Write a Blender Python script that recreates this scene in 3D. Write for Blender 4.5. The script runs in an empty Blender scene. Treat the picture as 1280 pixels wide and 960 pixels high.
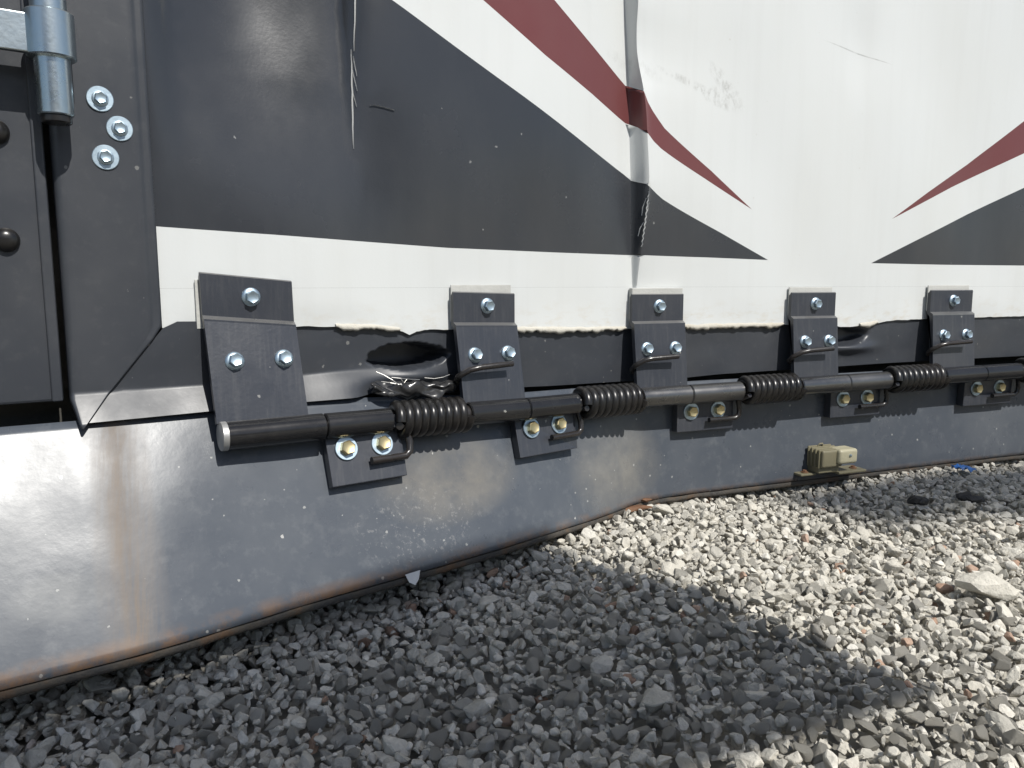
import bpy, bmesh, math, random
import numpy as np
from mathutils import Vector, Matrix, noise
from mathutils.geometry import delaunay_2d_cdt

random.seed(7)
rng = np.random.default_rng(7)
scene = bpy.context.scene
R = math.radians

# ------------------------------------------------------------------ camera, sky, sun, exposure
cam_d = bpy.data.cameras.new('camera')
cam = bpy.data.objects.new('camera', cam_d)
scene.collection.objects.link(cam)
cam.location = (0.0, -0.9, 0.30)
cam.rotation_euler = (R(90 - 7.5), 0, R(-20.5))
cam_d.sensor_width = 36.0
cam_d.lens = 950 / 1280 * 36.0
cam_d.clip_start = 0.01
cam_d.clip_end = 500
scene.camera = cam

SUN_EL, SUN_AZ = 48.5, 18.5          # azimuth to the right of the wall's outward normal
world = bpy.data.worlds.new('World')
scene.world = world
world.use_nodes = True
wn = world.node_tree.nodes
wl = world.node_tree.links
wn.clear()
sky = wn.new('ShaderNodeTexSky')
sky.sky_type = 'NISHITA'
sky.sun_disc = False
sky.sun_elevation = R(SUN_EL)
sky.sun_rotation = R(180 - SUN_AZ)
sky.air_density = 1.0
sky.dust_density = 1.0
bg = wn.new('ShaderNodeBackground')
bg.inputs['Strength'].default_value = 0.10
wo = wn.new('ShaderNodeOutputWorld')
wl.new(sky.outputs[0], bg.inputs[0])
wl.new(bg.outputs[0], wo.inputs[0])

sun_dir = Vector((math.cos(R(SUN_EL)) * math.sin(R(SUN_AZ)), -math.cos(R(SUN_EL)) * math.cos(R(SUN_AZ)), math.sin(R(SUN_EL))))
sd = bpy.data.lights.new('sun', 'SUN')
sd.energy = 5.0
sd.angle = R(0.55)
sd.color = (1.0, 0.97, 0.915)
sun = bpy.data.objects.new('sun', sd)
scene.collection.objects.link(sun)
sun.rotation_euler = sun_dir.to_track_quat('Z', 'Y').to_euler()
sun.location = (2, -4, 6)

vs = scene.view_settings
vs.view_transform = 'Standard'
vs.look = 'None'
vs.exposure = 0.0
vs.gamma = 1.0
vs.use_curve_mapping = False

# ------------------------------------------------------------------ helpers
def link(o, parent=None):
    scene.collection.objects.link(o)
    if parent is not None:
        o.parent = parent
    return o

def meshobj(name, verts, faces, mat, parent=None, smooth=False, label=None):
    me = bpy.data.meshes.new(name)
    me.from_pydata([tuple(map(float, v)) for v in verts], [], [tuple(f) for f in faces])
    me.update()
    mats = mat if isinstance(mat, (list, tuple)) else [mat]
    for m in mats:
        me.materials.append(m)
    if smooth:
        me.polygons.foreach_set('use_smooth', [True] * len(me.polygons))
    o = bpy.data.objects.new(name, me)
    link(o, parent)
    if label:
        o['label'] = label
    return o

def bmobj(name, bm, mat, parent=None, smooth_angle=None, bevel=None, segs=2):
    bmesh.ops.recalc_face_normals(bm, faces=bm.faces[:])
    me = bpy.data.meshes.new(name)
    bm.to_mesh(me)
    bm.free()
    mats = mat if isinstance(mat, (list, tuple)) else [mat]
    for m in mats:
        me.materials.append(m)
    o = bpy.data.objects.new(name, me)
    link(o, parent)
    if bevel:
        b = o.modifiers.new('bevel', 'BEVEL')
        b.width = bevel
        b.segments = segs
        b.limit_method = 'ANGLE'
        b.angle_limit = R(35)
    if smooth_angle:
        me.polygons.foreach_set('use_smooth', [True] * len(me.polygons))
        me.set_sharp_from_angle(angle=R(smooth_angle))
    return o

def add_prism_x(bm, prof, x0, x1, mi=0):
    """extrude a (y,z) polygon along X"""
    a = [bm.verts.new((x0, y, z)) for y, z in prof]
    b = [bm.verts.new((x1, y, z)) for y, z in prof]
    n = len(prof)
    fs = [bm.faces.new(a[::-1]), bm.faces.new(b)]
    for i in range(n):
        j = (i + 1) % n
        fs.append(bm.faces.new((a[i], a[j], b[j], b[i])))
    for f in fs:
        f.material_index = mi

def add_box(bm, lo, hi, mi=0):
    add_prism_x(bm, [(lo[1], lo[2]), (hi[1], lo[2]), (hi[1], hi[2]), (lo[1], hi[2])], lo[0], hi[0], mi)

def add_tube(bm, pts, r, n=10, mi=0, cap=True):
    pts = [Vector(p) for p in pts]
    rings = []
    prev = None
    for i, p in enumerate(pts):
        if i == 0:
            t = pts[1] - pts[0]
        elif i == len(pts) - 1:
            t = pts[-1] - pts[-2]
        else:
            t = (pts[i + 1] - p).normalized() + (p - pts[i - 1]).normalized()
        t.normalize()
        if prev is None:
            a = Vector((0, 0, 1)) if abs(t.z) < .9 else Vector((1, 0, 0))
            u = t.cross(a).normalized()
        else:
            u = (prev - t * prev.dot(t)).normalized()
        prev = u
        w = t.cross(u)
        rr = r[i] if isinstance(r, (list, tuple)) else r
        rings.append([bm.verts.new(p + (u * math.cos(k * 2 * math.pi / n) + w * math.sin(k * 2 * math.pi / n)) * rr) for k in range(n)])
    for a, b in zip(rings[:-1], rings[1:]):
        for k in range(n):
            f = bm.faces.new((a[k], a[(k + 1) % n], b[(k + 1) % n], b[k]))
            f.material_index = mi
    if cap:
        for rg in (rings[0][::-1], rings[-1]):
            f = bm.faces.new(rg)
            f.material_index = mi

def add_lathe(bm, prof, n=24, mi=0, axis='Z', rot=None):
    """prof: (r,h) list around local Z"""
    rings = []
    for r, h in prof:
        if r < 1e-6:
            rings.append([bm.verts.new((0, 0, h))])
        else:
            rings.append([bm.verts.new((r * math.cos(k * 2 * math.pi / n), r * math.sin(k * 2 * math.pi / n), h)) for k in range(n)])
    for a, b in zip(rings[:-1], rings[1:]):
        for k in range(n):
            k2 = (k + 1) % n
            if len(a) == 1 and len(b) == 1:
                continue
            if len(a) == 1:
                f = bm.faces.new((a[0], b[k], b[k2]))
            elif len(b) == 1:
                f = bm.faces.new((a[k], a[k2], b[0]))
            else:
                f = bm.faces.new((a[k], a[k2], b[k2], b[k]))
            f.material_index = mi

def frame_from_normal(p, nrm, spin=0.0):
    q = Vector(nrm).to_track_quat('Z', 'Y')
    return Matrix.Translation(p) @ q.to_matrix().to_4x4() @ Matrix.Rotation(spin, 4, 'Z')

def smooth01(t):
    t = min(1.0, max(0.0, t))
    return t * t * (3 - 2 * t)

def npsmooth(t):
    t = np.clip(t, 0, 1)
    return t * t * (3 - 2 * t)

# The side is built as if straight, then folded: the trailer is kinked at x = FOLD_X, so the part
# to the left of the buckle swings out by FOLD_A.
FOLD_X, FOLD_A = .5, R(13)
FOLD_W = .022                       # the kink is rounded over this half width
def fold_angle(x):
    return FOLD_A * min(1.0, max(0.0, (FOLD_X + FOLD_W - x) / (2 * FOLD_W)))
def fold_xy(x, y):
    if x >= FOLD_X + FOLD_W:
        return x, y
    a = fold_angle(x)
    k = FOLD_A / (2 * FOLD_W)
    # centre line: arc through the kink, then straight
    xa = max(x, FOLD_X - FOLD_W)
    a1 = fold_angle(xa)
    cx_, cy_ = FOLD_X + FOLD_W - math.sin(a1) / k, -(1 - math.cos(a1)) / k
    if x < xa:
        cx_ -= (xa - x) * math.cos(a)
        cy_ -= (xa - x) * math.sin(a)
    return cx_ - y * math.sin(a), cy_ + y * math.cos(a)
def rotf(x):
    return Matrix.Rotation(fold_angle(x), 4, 'Z')

# ------------------------------------------------------------------ materials
def newmat(name):
    m = bpy.data.materials.new(name)
    m.use_nodes = True
    nt = m.node_tree
    return m, nt, nt.nodes['Principled BSDF']

def N(nt, t, **kw):
    n = nt.nodes.new(t)
    for k, v in kw.items():
        setattr(n, k, v)
    return n

def noise_node(nt, scale, detail=4, rough=.55, vec=None, stretch=None):
    tc = N(nt, 'ShaderNodeTexCoord')
    mp = N(nt, 'ShaderNodeMapping')
    nt.links.new(tc.outputs['Object'], mp.inputs[0])
    if stretch:
        mp.inputs['Scale'].default_value = stretch
    n = N(nt, 'ShaderNodeTexNoise')
    n.inputs['Scale'].default_value = scale
    n.inputs['Detail'].default_value = detail
    n.inputs['Roughness'].default_value = rough
    nt.links.new(mp.outputs[0], n.inputs['Vector'])
    return n.outputs[0]

def ramp(nt, sock, stops):
    r = N(nt, 'ShaderNodeValToRGB')
    e = r.color_ramp.elements
    e[0].position, e[0].color = stops[0][0], (*stops[0][1], 1)
    e[1].position, e[1].color = stops[-1][0], (*stops[-1][1], 1)
    for p, c in stops[1:-1]:
        x = e.new(p)
        x.color = (*c, 1)
    nt.links.new(sock, r.inputs[0])
    return r.outputs[0]

def g3(v):
    return (v, v, v)

def mix(nt, fac, a, b, mode='MIX'):
    m = N(nt, 'ShaderNodeMix', data_type='RGBA', blend_type=mode)
    for s, v in ((m.inputs[0], fac), (m.inputs[6], a), (m.inputs[7], b)):
        if hasattr(v, 'is_output'):
            nt.links.new(v, s)
        elif isinstance(v, (int, float)):
            s.default_value = v
        else:
            s.default_value = (*v, 1)
    return m.outputs[2]

def mathn(nt, op, a, b=None, clamp=False):
    m = N(nt, 'ShaderNodeMath', operation=op, use_clamp=clamp)
    for s, v in ((m.inputs[0], a), (m.inputs[1], b)):
        if v is None:
            continue
        if hasattr(v, 'is_output'):
            nt.links.new(v, s)
        else:
            s.default_value = v
    return m.outputs[0]

def bump(nt, bs, sock, dist, strength=1.0):
    b = N(nt, 'ShaderNodeBump')
    b.inputs['Strength'].default_value = strength
    b.inputs['Distance'].default_value = dist
    nt.links.new(sock, b.inputs['Height'])
    nt.links.new(b.outputs[0], bs.inputs['Normal'])

def specks(nt, scale, size):
    """small isolated dust / chip specks: 1 on a speck"""
    tc = N(nt, 'ShaderNodeTexCoord')
    v = N(nt, 'ShaderNodeTexVoronoi')
    v.inputs['Scale'].default_value = scale
    dn = N(nt, 'ShaderNodeTexNoise')
    dn.inputs['Scale'].default_value = scale * 7
    dn.inputs['Detail'].default_value = 3
    nt.links.new(tc.outputs['Object'], dn.inputs['Vector'])
    sc_v = N(nt, 'ShaderNodeVectorMath', operation='SCALE')
    sc_v.inputs['Scale'].default_value = .22 / scale
    nt.links.new(dn.outputs['Color'], sc_v.inputs[0])
    ad_v = N(nt, 'ShaderNodeVectorMath', operation='ADD')
    nt.links.new(tc.outputs['Object'], ad_v.inputs[0])
    nt.links.new(sc_v.outputs[0], ad_v.inputs[1])
    nt.links.new(ad_v.outputs[0], v.inputs['Vector'])
    sep = N(nt, 'ShaderNodeSeparateColor')
    nt.links.new(v.outputs['Color'], sep.inputs[0])
    lim = mathn(nt, 'MULTIPLY', mathn(nt, 'POWER', sep.outputs[0], 9.0), size)
    return mathn(nt, 'LESS_THAN', v.outputs['Distance'], lim)

def paint(name, base, rough, dust=.12, dustcol=(.30, .29, .27), speck=.5, coat=.0, peel=0.00012, rust=None, metallic=0.0, streak=None):
    m, nt, bs = newmat(name)
    n1 = noise_node(nt, 6, 6, .6)
    col = mix(nt, mathn(nt, 'MULTIPLY', ramp(nt, n1, [(.42, g3(0)), (.72, g3(1))]), dust), base, dustcol)
    n2 = noise_node(nt, 90, 5, .65)
    col = mix(nt, mathn(nt, 'MULTIPLY', ramp(nt, n2, [(.55, g3(0)), (.78, g3(1))]), dust * .8), col, dustcol)
    if streak:
        n3 = noise_node(nt, 30, 4, .6, stretch=streak)
        col = mix(nt, mathn(nt, 'MULTIPLY', ramp(nt, n3, [(.5, g3(0)), (.75, g3(1))]), dust * 1.2), col, dustcol)
    if speck:
        col = mix(nt, mathn(nt, 'MULTIPLY', specks(nt, 75, .15), speck), col, (.55, .54, .5))
        col = mix(nt, mathn(nt, 'MULTIPLY', specks(nt, 31, .045), speck * .8), col, (.6, .58, .52))
    if rust:
        n4 = noise_node(nt, 45, 6, .7)
        col = mix(nt, ramp(nt, n4, [(rust, g3(0)), (rust + .08, g3(1))]), col, (.12, .05, .025))
    nt.links.new(col, bs.inputs['Base Color'])
    nr = noise_node(nt, 14, 5, .6)
    nt.links.new(ramp(nt, nr, [(.3, g3(max(.05, rough - .07))), (.7, g3(rough + .10))]), bs.inputs['Roughness'])
    bs.inputs['Metallic'].default_value = metallic
    bs.inputs['Coat Weight'].default_value = coat
    bs.inputs['Coat Roughness'].default_value = .12
    if peel:
        nb = noise_node(nt, 260, 3, .5)
        bump(nt, bs, nb, peel)
    return m

def wall_mat(name, base, rough, white):
    m, nt, bs = newmat(name)
    tc = N(nt, 'ShaderNodeTexCoord')
    sp = N(nt, 'ShaderNodeSeparateXYZ')
    nt.links.new(tc.outputs['Object'], sp.inputs[0])
    X, Z = sp.outputs[0], sp.outputs[2]
    n1 = noise_node(nt, 5, 6, .6, stretch=(1.6, 1, .5))
    dirt = (.50, .49, .44) if white else (.20, .20, .19)
    col = mix(nt, mathn(nt, 'MULTIPLY', ramp(nt, n1, [(.40, g3(0)), (.8, g3(1))]), .20 if white else .10), base, dirt)
    col = mix(nt, mathn(nt, 'MULTIPLY', specks(nt, 60, .10),   .30 if white else .28), col, (.45, .43, .38) if white else (.6, .6, .58))
    if white:
        # grey rubbed smudges and one dark scuff line (marks with a shape of their own)
        def blob(cx, cz, ax, az, ang, amt):
            c, s = math.cos(ang), math.sin(ang)
            dx = mathn(nt, 'SUBTRACT', X, cx)
            dz = mathn(nt, 'SUBTRACT', Z, cz)
            u = mathn(nt, 'ADD', mathn(nt, 'MULTIPLY', dx, c / ax), mathn(nt, 'MULTIPLY', dz, s / ax))
            v = mathn(nt, 'ADD', mathn(nt, 'MULTIPLY', dx, -s / az), mathn(nt, 'MULTIPLY', dz, c / az))
            d = mathn(nt, 'ADD', mathn(nt, 'MULTIPLY', u, u), mathn(nt, 'MULTIPLY', v, v))
            return mathn(nt, 'MULTIPLY', mathn(nt, 'SUBTRACT', 1.0, d, True), amt)
        grain = ramp(nt, noise_node(nt, 120, 4, .7, stretch=(1, 1, .6)), [(.45, g3(0)), (.68, g3(1))])
        s = blob(.645, .565, .045, .012, -.75, .75)
        for b in (blob(.59, .562, .075, .006, -.25, .6), blob(.625, .545, .04, .007, -.35, .7), blob(.50, .575, .05, .010, -.3, .35), blob(.645, .548, .035, .009, -.5, .5)):
            s = mathn(nt, 'ADD', s, b, True)
        col = mix(nt, mathn(nt, 'MULTIPLY', s, grain), col, (.33, .33, .31))
        col = mix(nt, mathn(nt, 'MULTIPLY', blob(.87, .630, .068, .0012, -.17, .9), ramp(nt, noise_node(nt, 70, 3, .6), [(.3, g3(.3)), (.6, g3(1))])), col, (.25, .25, .24))
        rain = ramp(nt, noise_node(nt, 12, 5, .6, stretch=(3.2, 1, .16)), [(.50, g3(0)), (.78, g3(.13))])
        col = mix(nt, rain, col, (.42, .42, .40))
        # grimy run along the bottom margin
        low = mathn(nt, 'MULTIPLY', mathn(nt, 'SUBTRACT', .285, Z), 26.0, True)
        gr = ramp(nt, noise_node(nt, 38, 6, .7, stretch=(1, 1, 2.4)), [(.50, g3(0)), (.70, g3(.55))])
        col = mix(nt, mathn(nt, 'MULTIPLY', low, gr), col, (.48, .42, .32))
    nt.links.new(col, bs.inputs['Base Color'])
    nr = noise_node(nt, 9, 5, .6)
    nt.links.new(ramp(nt, nr, [(.3, g3(rough - .06)), (.7, g3(rough + .10))]), bs.inputs['Roughness'])
    bump(nt, bs, noise_node(nt, 320, 3, .5), .00006)
    return m

M = {}
M['white'] = wall_mat('white_panel_paint', (.60, .617, .610), .36, True)
M['black_vinyl'] = wall_mat('black_vinyl', (.034, .037, .043), .22, False)
M['red_vinyl'] = wall_mat('maroon_vinyl', (.135, .037, .037), .36, False)
M['black_paint'] = paint('black_trim_paint', (.033, .037, .045), .40, dust=.07, speck=.22, peel=.00004)
M['plate'] = paint('black_plate_paint', (.030, .034, .044), .34, dust=.06, speck=.35, streak=(9, 1, .7))
M['pipe'] = paint('black_pipe_paint', (.012, .012, .013), .17, dust=.03, speck=.4, peel=.00003)
M['pipe_worn'] = paint('worn_pipe', (.17, .168, .165), .27, dust=.35, dustcol=(.06, .055, .05), speck=.3, metallic=.9, peel=.00004)  # paler, metallic pipe: the sun's glint is put into the colour
M['spring'] = paint('spring_steel', (.010, .010, .010), .30, dust=.07, dustcol=(.12, .075, .05), speck=0, peel=.00004)
M['rod'] = paint('rod_steel', (.018, .017, .017), .26, dust=.09, dustcol=(.16, .11, .08), speck=.2)
M['zinc'] = paint('zinc_plate', (.44, .54, .61), .44, dust=.12, dustcol=(.3, .3, .3), speck=0, metallic=1.0, peel=.0001)
M['galv'] = paint('galvanised_pipe', (.50, .56, .58), .30, dust=.20, dustcol=(.42, .36, .24), speck=.2, metallic=1.0, peel=.0001)
M['brass'] = paint('yellow_zinc', (.55, .46, .26), .42, dust=.15, dustcol=(.35, .3, .2), speck=0, metallic=1.0, peel=.0001)
M['steel_cap'] = paint('bare_steel', (.42, .42, .41), .42, dust=.3, dustcol=(.22, .21, .2), speck=.2, metallic=.6)
M['seal'] = paint('old_sealant', (.50, .48, .42), .8, dust=.5, dustcol=(.36, .30, .2), speck=.3, peel=.0008)
M['scar'] = paint('torn_vinyl', (.70, .70, .68), .6, dust=.2, speck=0)
M['lamp_tan'] = paint('tan_housing', (.19, .172, .11), .40, dust=.3, dustcol=(.22, .19, .13), speck=.3)
M['lamp_cream'] = paint('cream_cover', (.42, .39, .27), .36, dust=.2, dustcol=(.4, .36, .26), speck=.2)
M['rust'] = paint('rust', (.13, .06, .03), .8, dust=.5, dustcol=(.22, .14, .08), speck=.2, peel=.0006)
M['shim'] = paint('grey_shim', (.50, .50, .47), .55, dust=.45, dustcol=(.3, .3, .28), speck=.5, peel=.0004)
M['inside'] = paint('dark_cavity', (.05, .047, .04), .7, dust=.2, speck=.1)
M['torn'] = paint('torn_black_metal', (.032, .032, .033), .24, dust=.1, speck=.3, metallic=.1, peel=.0002)
M['bright_edge'] = paint('bare_aluminium', (.34, .335, .32), .40, dust=.3, speck=0, metallic=.8)
M['worn'] = paint('worn_plate_edge', (.16, .16, .16), .30, dust=.3, dustcol=(.4, .39, .36), speck=.3, metallic=.5)  # light tone on plate ledges and top edges paints in their glint
M['board'] = paint('grey_board', (.4, .4, .38), .6, dust=.3)
M['blue'] = paint('blue_plastic', (.03, .14, .42), .4, dust=.15, speck=.2)
M['tar'] = paint('black_clod', (.012, .012, .012), .7, dust=.15, speck=.3, peel=.001)
M['shell'] = paint('shell_paint', (.7, .7, .68), .5)

def skirt_material():
    m, nt, bs = newmat('charcoal_skirt_paint')
    tc = N(nt, 'ShaderNodeAttribute', attribute_name='flat')
    sp = N(nt, 'ShaderNodeSeparateXYZ')
    nt.links.new(tc.outputs['Vector'], sp.inputs[0])
    X, Z = sp.outputs[0], sp.outputs[2]
    base = (.066, .076, .092)
    dustc = (.31, .315, .31)
    n1 = noise_node(nt, 7, 6, .62)
    col = mix(nt, mathn(nt, 'MULTIPLY', ramp(nt, n1, [(.40, g3(0)), (.75, g3(1))]), .14), base, dustc)
    n2 = noise_node(nt, 60, 6, .68)
    col = mix(nt, mathn(nt, 'MULTIPLY', ramp(nt, n2, [(.52, g3(0)), (.78, g3(1))]), .17), col, dustc)
    # warm dust patch rubbed on beside the bend, and dusty scuffs
    def blob(cx, cz, ax, az, amt):
        u = mathn(nt, 'DIVIDE', mathn(nt, 'SUBTRACT', X, cx), ax)
        v = mathn(nt, 'DIVIDE', mathn(nt, 'SUBTRACT', Z, cz), az)
        d = mathn(nt, 'ADD', mathn(nt, 'MULTIPLY', u, u), mathn(nt, 'MULTIPLY', v, v))
        return mathn(nt, 'MULTIPLY', mathn(nt, 'SUBTRACT', 1.0, d, True), amt)
    wob = ramp(nt, noise_node(nt, 24, 5, .65), [(.3, g3(.25)), (.65, g3(1))])
    col = mix(nt, mathn(nt, 'MULTIPLY', blob(.21, .085, .10, .05, .45), wob), col, (.34, .30, .23))
    col = mix(nt, mathn(nt, 'MULTIPLY', blob(.47, .06, .09, .07, .40), wob), col, (.34, .31, .25))
    col = mix(nt, mathn(nt, 'MULTIPLY', blob(-.17, .05, .04, .02, .35), wob), col, (.32, .32, .30))
    fine = ramp(nt, noise_node(nt, 170, 4, .75), [(.56, g3(0)), (.66, g3(1))])
    col = mix(nt, mathn(nt, 'MULTIPLY', blob(.16, .045, .09, .045, .8), mathn(nt, 'MULTIPLY', fine, .55)), col, (.42, .41, .39))
    # brown water runs below the mitred corner
    run = noise_node(nt, 34, 6, .7, stretch=(2.6, .25, .25))
    rx = mathn(nt, 'SUBTRACT', 1.0, mathn(nt, 'MULTIPLY', mathn(nt, 'ABSOLUTE', mathn(nt, 'SUBTRACT', X, -.118)), 34.0), True)
    col = mix(nt, mathn(nt, 'MULTIPLY', mathn(nt, 'MULTIPLY', rx, ramp(nt, run, [(.34, g3(0)), (.66, g3(1))])), .92), col, (.155, .115, .08))
    # chips
    col = mix(nt, mathn(nt, 'MULTIPLY', specks(nt, 48, .10), .55), col, (.62, .61, .57))
    col = mix(nt, mathn(nt, 'MULTIPLY', specks(nt, 110, .20), .45), col, (.5, .5, .47))
    # rust creeping up from the bottom hem
    edge = mathn(nt, 'MULTIPLY', mathn(nt, 'SUBTRACT', .015, Z), 60.0, True)
    rn = ramp(nt, noise_node(nt, 34, 6, .7), [(.42, g3(0)), (.60, g3(1))])
    col = mix(nt, mathn(nt, 'MULTIPLY', mathn(nt, 'MULTIPLY', edge, rn), .9), col, (.20, .115, .06))
    nt.links.new(col, bs.inputs['Base Color'])
    rr = ramp(nt, noise_node(nt, 18, 5, .65), [(.3, g3(.25)), (.7, g3(.34))])
    nt.links.new(mathn(nt, 'ADD', rr, mathn(nt, 'MULTIPLY', mathn(nt, 'MULTIPLY', rx, run), .35)), bs.inputs['Roughness'])
    bs.inputs['Specular IOR Level'].default_value = .30
    h = mathn(nt, 'ADD', noise_node(nt, 120, 4, .6), mathn(nt, 'MULTIPLY', noise_node(nt, 22, 3, .5), 3.0))
    bump(nt, bs, h, .00007)
    return m
M['skirt'] = skirt_material()

def stone_material(name, per_object):
    m, nt, bs = newmat(name)
    if per_object:
        oi = N(nt, 'ShaderNodeObjectInfo')
        val = oi.outputs['Random']
    else:
        at = N(nt, 'ShaderNodeAttribute', attribute_name='tint')
        val = at.outputs['Fac']
    col = ramp(nt, val, [(0.0, (.38, .36, .315)), (.12, (.46, .44, .385)), (.45, (.55, .52, .45)), (.8, (.62, .59, .515)), (.985, (.70, .67, .60)), (.988, (.38, .25, .18)), (1.0, (.44, .31, .23))])
    n1 = noise_node(nt, 130, 5, .65)
    col = mix(nt, .75, col, ramp(nt, n1, [(.3, g3(.72)), (.7, g3(1.10))]), 'MULTIPLY')
    nt.links.new(col, bs.inputs['Base Color'])
    bs.inputs['Roughness'].default_value = .85
    bs.inputs['Specular IOR Level'].default_value = .3
    bump(nt, bs, mathn(nt, 'ADD', noise_node(nt, 420, 5, .7), mathn(nt, 'MULTIPLY', noise_node(nt, 130, 4, .6), 2.0)), .0013)
    return m
M['stone'] = stone_material('limestone_gravel', False)
M['stone_obj'] = stone_material('limestone_stone', True)

def ground_material():
    m, nt, bs = newmat('gravel_bed')
    tc = N(nt, 'ShaderNodeTexCoord')
    v = N(nt, 'ShaderNodeTexVoronoi')
    v.inputs['Scale'].default_value = 42
    nt.links.new(tc.outputs['Object'], v.inputs['Vector'])
    sep = N(nt, 'ShaderNodeSeparateColor')
    nt.links.new(v.outputs['Color'], sep.inputs[0])
    nt.links.new(ramp(nt, sep.outputs[0], [(0, (.26, .25, .22)), (1, (.46, .44, .39))]), bs.inputs['Base Color'])
    bs.inputs['Roughness'].default_value = .9
    bump(nt, bs, mathn(nt, 'SUBTRACT', 1.0, v.outputs['Distance']), .02)
    return m
M['ground'] = ground_material()

# ------------------------------------------------------------------ ground
gs = 120.0
def lie(x, y):
    """the lot drops a few centimetres towards the door end of the trailer"""
    x = np.asarray(x, float)
    y = np.asarray(y, float)
    return -.040 * npsmooth((.50 - x) / .42) * npsmooth((y + 1.6) / .9)
gxs = [-gs, -20, -4] + list(np.arange(-2, 2.01, .1)) + [4, 20, gs]
gys = [-gs, -20, -4] + list(np.arange(-2, 2.01, .1)) + [4, 20, gs]
gv_ = [(x, y, -.034 + float(lie(x, y))) for x in gxs for y in gys]
gn = len(gys)
ground = meshobj('ground', gv_, [(i * gn + j, (i + 1) * gn + j, (i + 1) * gn + j + 1, i * gn + j + 1) for i in range(len(gxs) - 1) for j in range(gn - 1)], M['ground'], None, True)
ground['kind'] = 'structure'
ground['label'] = 'crushed pale limestone gravel lot under the trailer'

# ------------------------------------------------------------------ wall shape
def ridge_left(Z):
    return np.interp(Z, [.297, .337, .43, .56, .655, 1.4], [.507, .505, .503, .495, .485, .42])

RW_Z = [.250, .297, .3155, .377, .423, .458, .527, .56, .573, .611, .649, .72]
RW_W = [.0020, .0022, .0030, .0080, .0110, .0105, .0085, .0040, .0020, .0020, .0040, .0050]
RW_A = [.0000, .0060, .0095, .0210, .0270, .0270, .0255, .0220, .0180, .0170, .0230, .0240]

def outdent(X, Z):
    """how far the sheet stands out of the wall plane (towards -Y)"""
    X = np.asarray(X, float)
    Z = np.asarray(Z, float)
    X0 = ridge_left(Z)
    w = sum(np.interp(Z + o, RW_Z, RW_W) for o in (-.016, -.008, 0, .008, .016)) / 5
    A = sum(np.interp(Z + o, RW_Z, RW_A) for o in (-.016, -.008, 0, .008, .016)) / 5 * (1 - .6 * npsmooth((Z - .7) / .5))
    t = (X - X0) / np.maximum(w, .0015)
    rise = np.clip(t, 0, 1)
    tail = np.maximum(X - X0 - w, 0)
    fall = .55 * np.exp(-tail / .020) + .45 * np.exp(-(tail / .10) ** 1.4)
    d = A * rise * np.where(t > 1, fall, 1)
    # shallow fold in the black part near the left end
    xc = .126 + .005 * np.sin(Z * 9)
    a2 = .017 * npsmooth((Z - .37) / .25)
    left = np.exp(-np.maximum(xc - X, 0) / .055)
    right = np.exp(-np.maximum(X - xc, 0) / .012)
    d -= a2 * np.where(X < xc, left, right)
    # bulges
    d -= .034 * npsmooth((Z - .345) / .30) * np.exp(-((X - .02 - .25 * np.maximum(.50 - Z, 0)) / .085) ** 2)
    d += .003 * np.exp(-(((X - .02) / .07) ** 2 + ((Z - .50) / .20) ** 2))
    d += .004 * np.exp(-(((X - .33) / .10) ** 2 + ((Z - .47) / .10) ** 2))
    d -= .0045 * np.exp(-(((X - .875) / .03) ** 2 + ((Z - .64) / .06) ** 2))
    d += .003 * np.exp(-(((X - .95) / .05) ** 2 + ((Z - .47) / .12) ** 2))
    d += .0022 * np.sin(X * 11 + 1.3) * np.sin(Z * 9 + .4) + .0006 * np.sin(X * 31 + Z * 17)
    # keep the margins that meet the post and the rail flat
    d *= npsmooth((X + .071) / .03)
    return d

XL, XR, ZT = -.071, 3.4, 2.3
ZB_X = [-.071, .062, .12, .1406, .160, .172, .1803, .189, .203, .2287, .3887, .5028, .596, .76, .845, .862, .885, .93, .974, 1.256, 3.4]
ZB_Z = [.2596, .2571, .2545, .2535, .2512, .2480, .2440, .2478, .2492, .2483, .2431, .2404, .2418, .241, .240, .2362, .2355, .2400, .2444, .2465, .2465]
def zbot(X):
    return np.interp(X, ZB_X, ZB_Z)

top_line = [(-.071, .712), (.1688, .5926), (.2326, .562), (.2945, .5324), (.3862, .4896), (.4906, .4409), (.5029, .4335), (.512, .4275), (.545, .4105), (.6433, .3701), (.7261, .3338)]
polys = {
    'black_left': top_line + [(.62, .3362), (.5062, .3377), (.4932, .3377), (.38, .3385), (.2299, .3402), (.0411, .3478), (-.071, .3518)],
    'red_left': [(-.071, .962), (.28, .702), (.3764, .6328), (.4409, .5872), (.4905, .5513), (.5030, .5410), (.514, .5290), (.545, .5010), (.6240, .4520), (.6951, .4032),
                 (.6145, .4408), (.540, .4745), (.512, .4900), (.5030, .4990), (.4917, .5051), (.4355, .5333), (.3617, .5673), (.2768, .6135), (-.071, .803)],
    'red_right': [(.9492, .3974), (1.0708, .4499), (1.2235, .5097), (3.4, 1.36), (3.4, 1.90), (1.2173, .5593), (1.1013, .4856), (1.0214, .4406)],
    'black_right': [(.9152, .3311), (1.0659, .3300), (1.2459, .3303), (3.4, .332), (3.4, 1.28), (1.2302, .4555), (1.1095, .4095), (1.0116, .37)],
}
ZSEAM = .296        # upper sheet stops here, a narrow white strip carries on below it

def dens(poly, step=.012):
    out = []
    for (a, b), (c, d) in zip(poly, poly[1:] + poly[:1]):
        n = max(1, int(math.hypot(c - a, d - b) / step)) if max(a, c) < 1.5 else 6
        for i in range(n):
            out.append((a + (c - a) * i / n, b + (d - b) * i / n))
    return out

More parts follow.
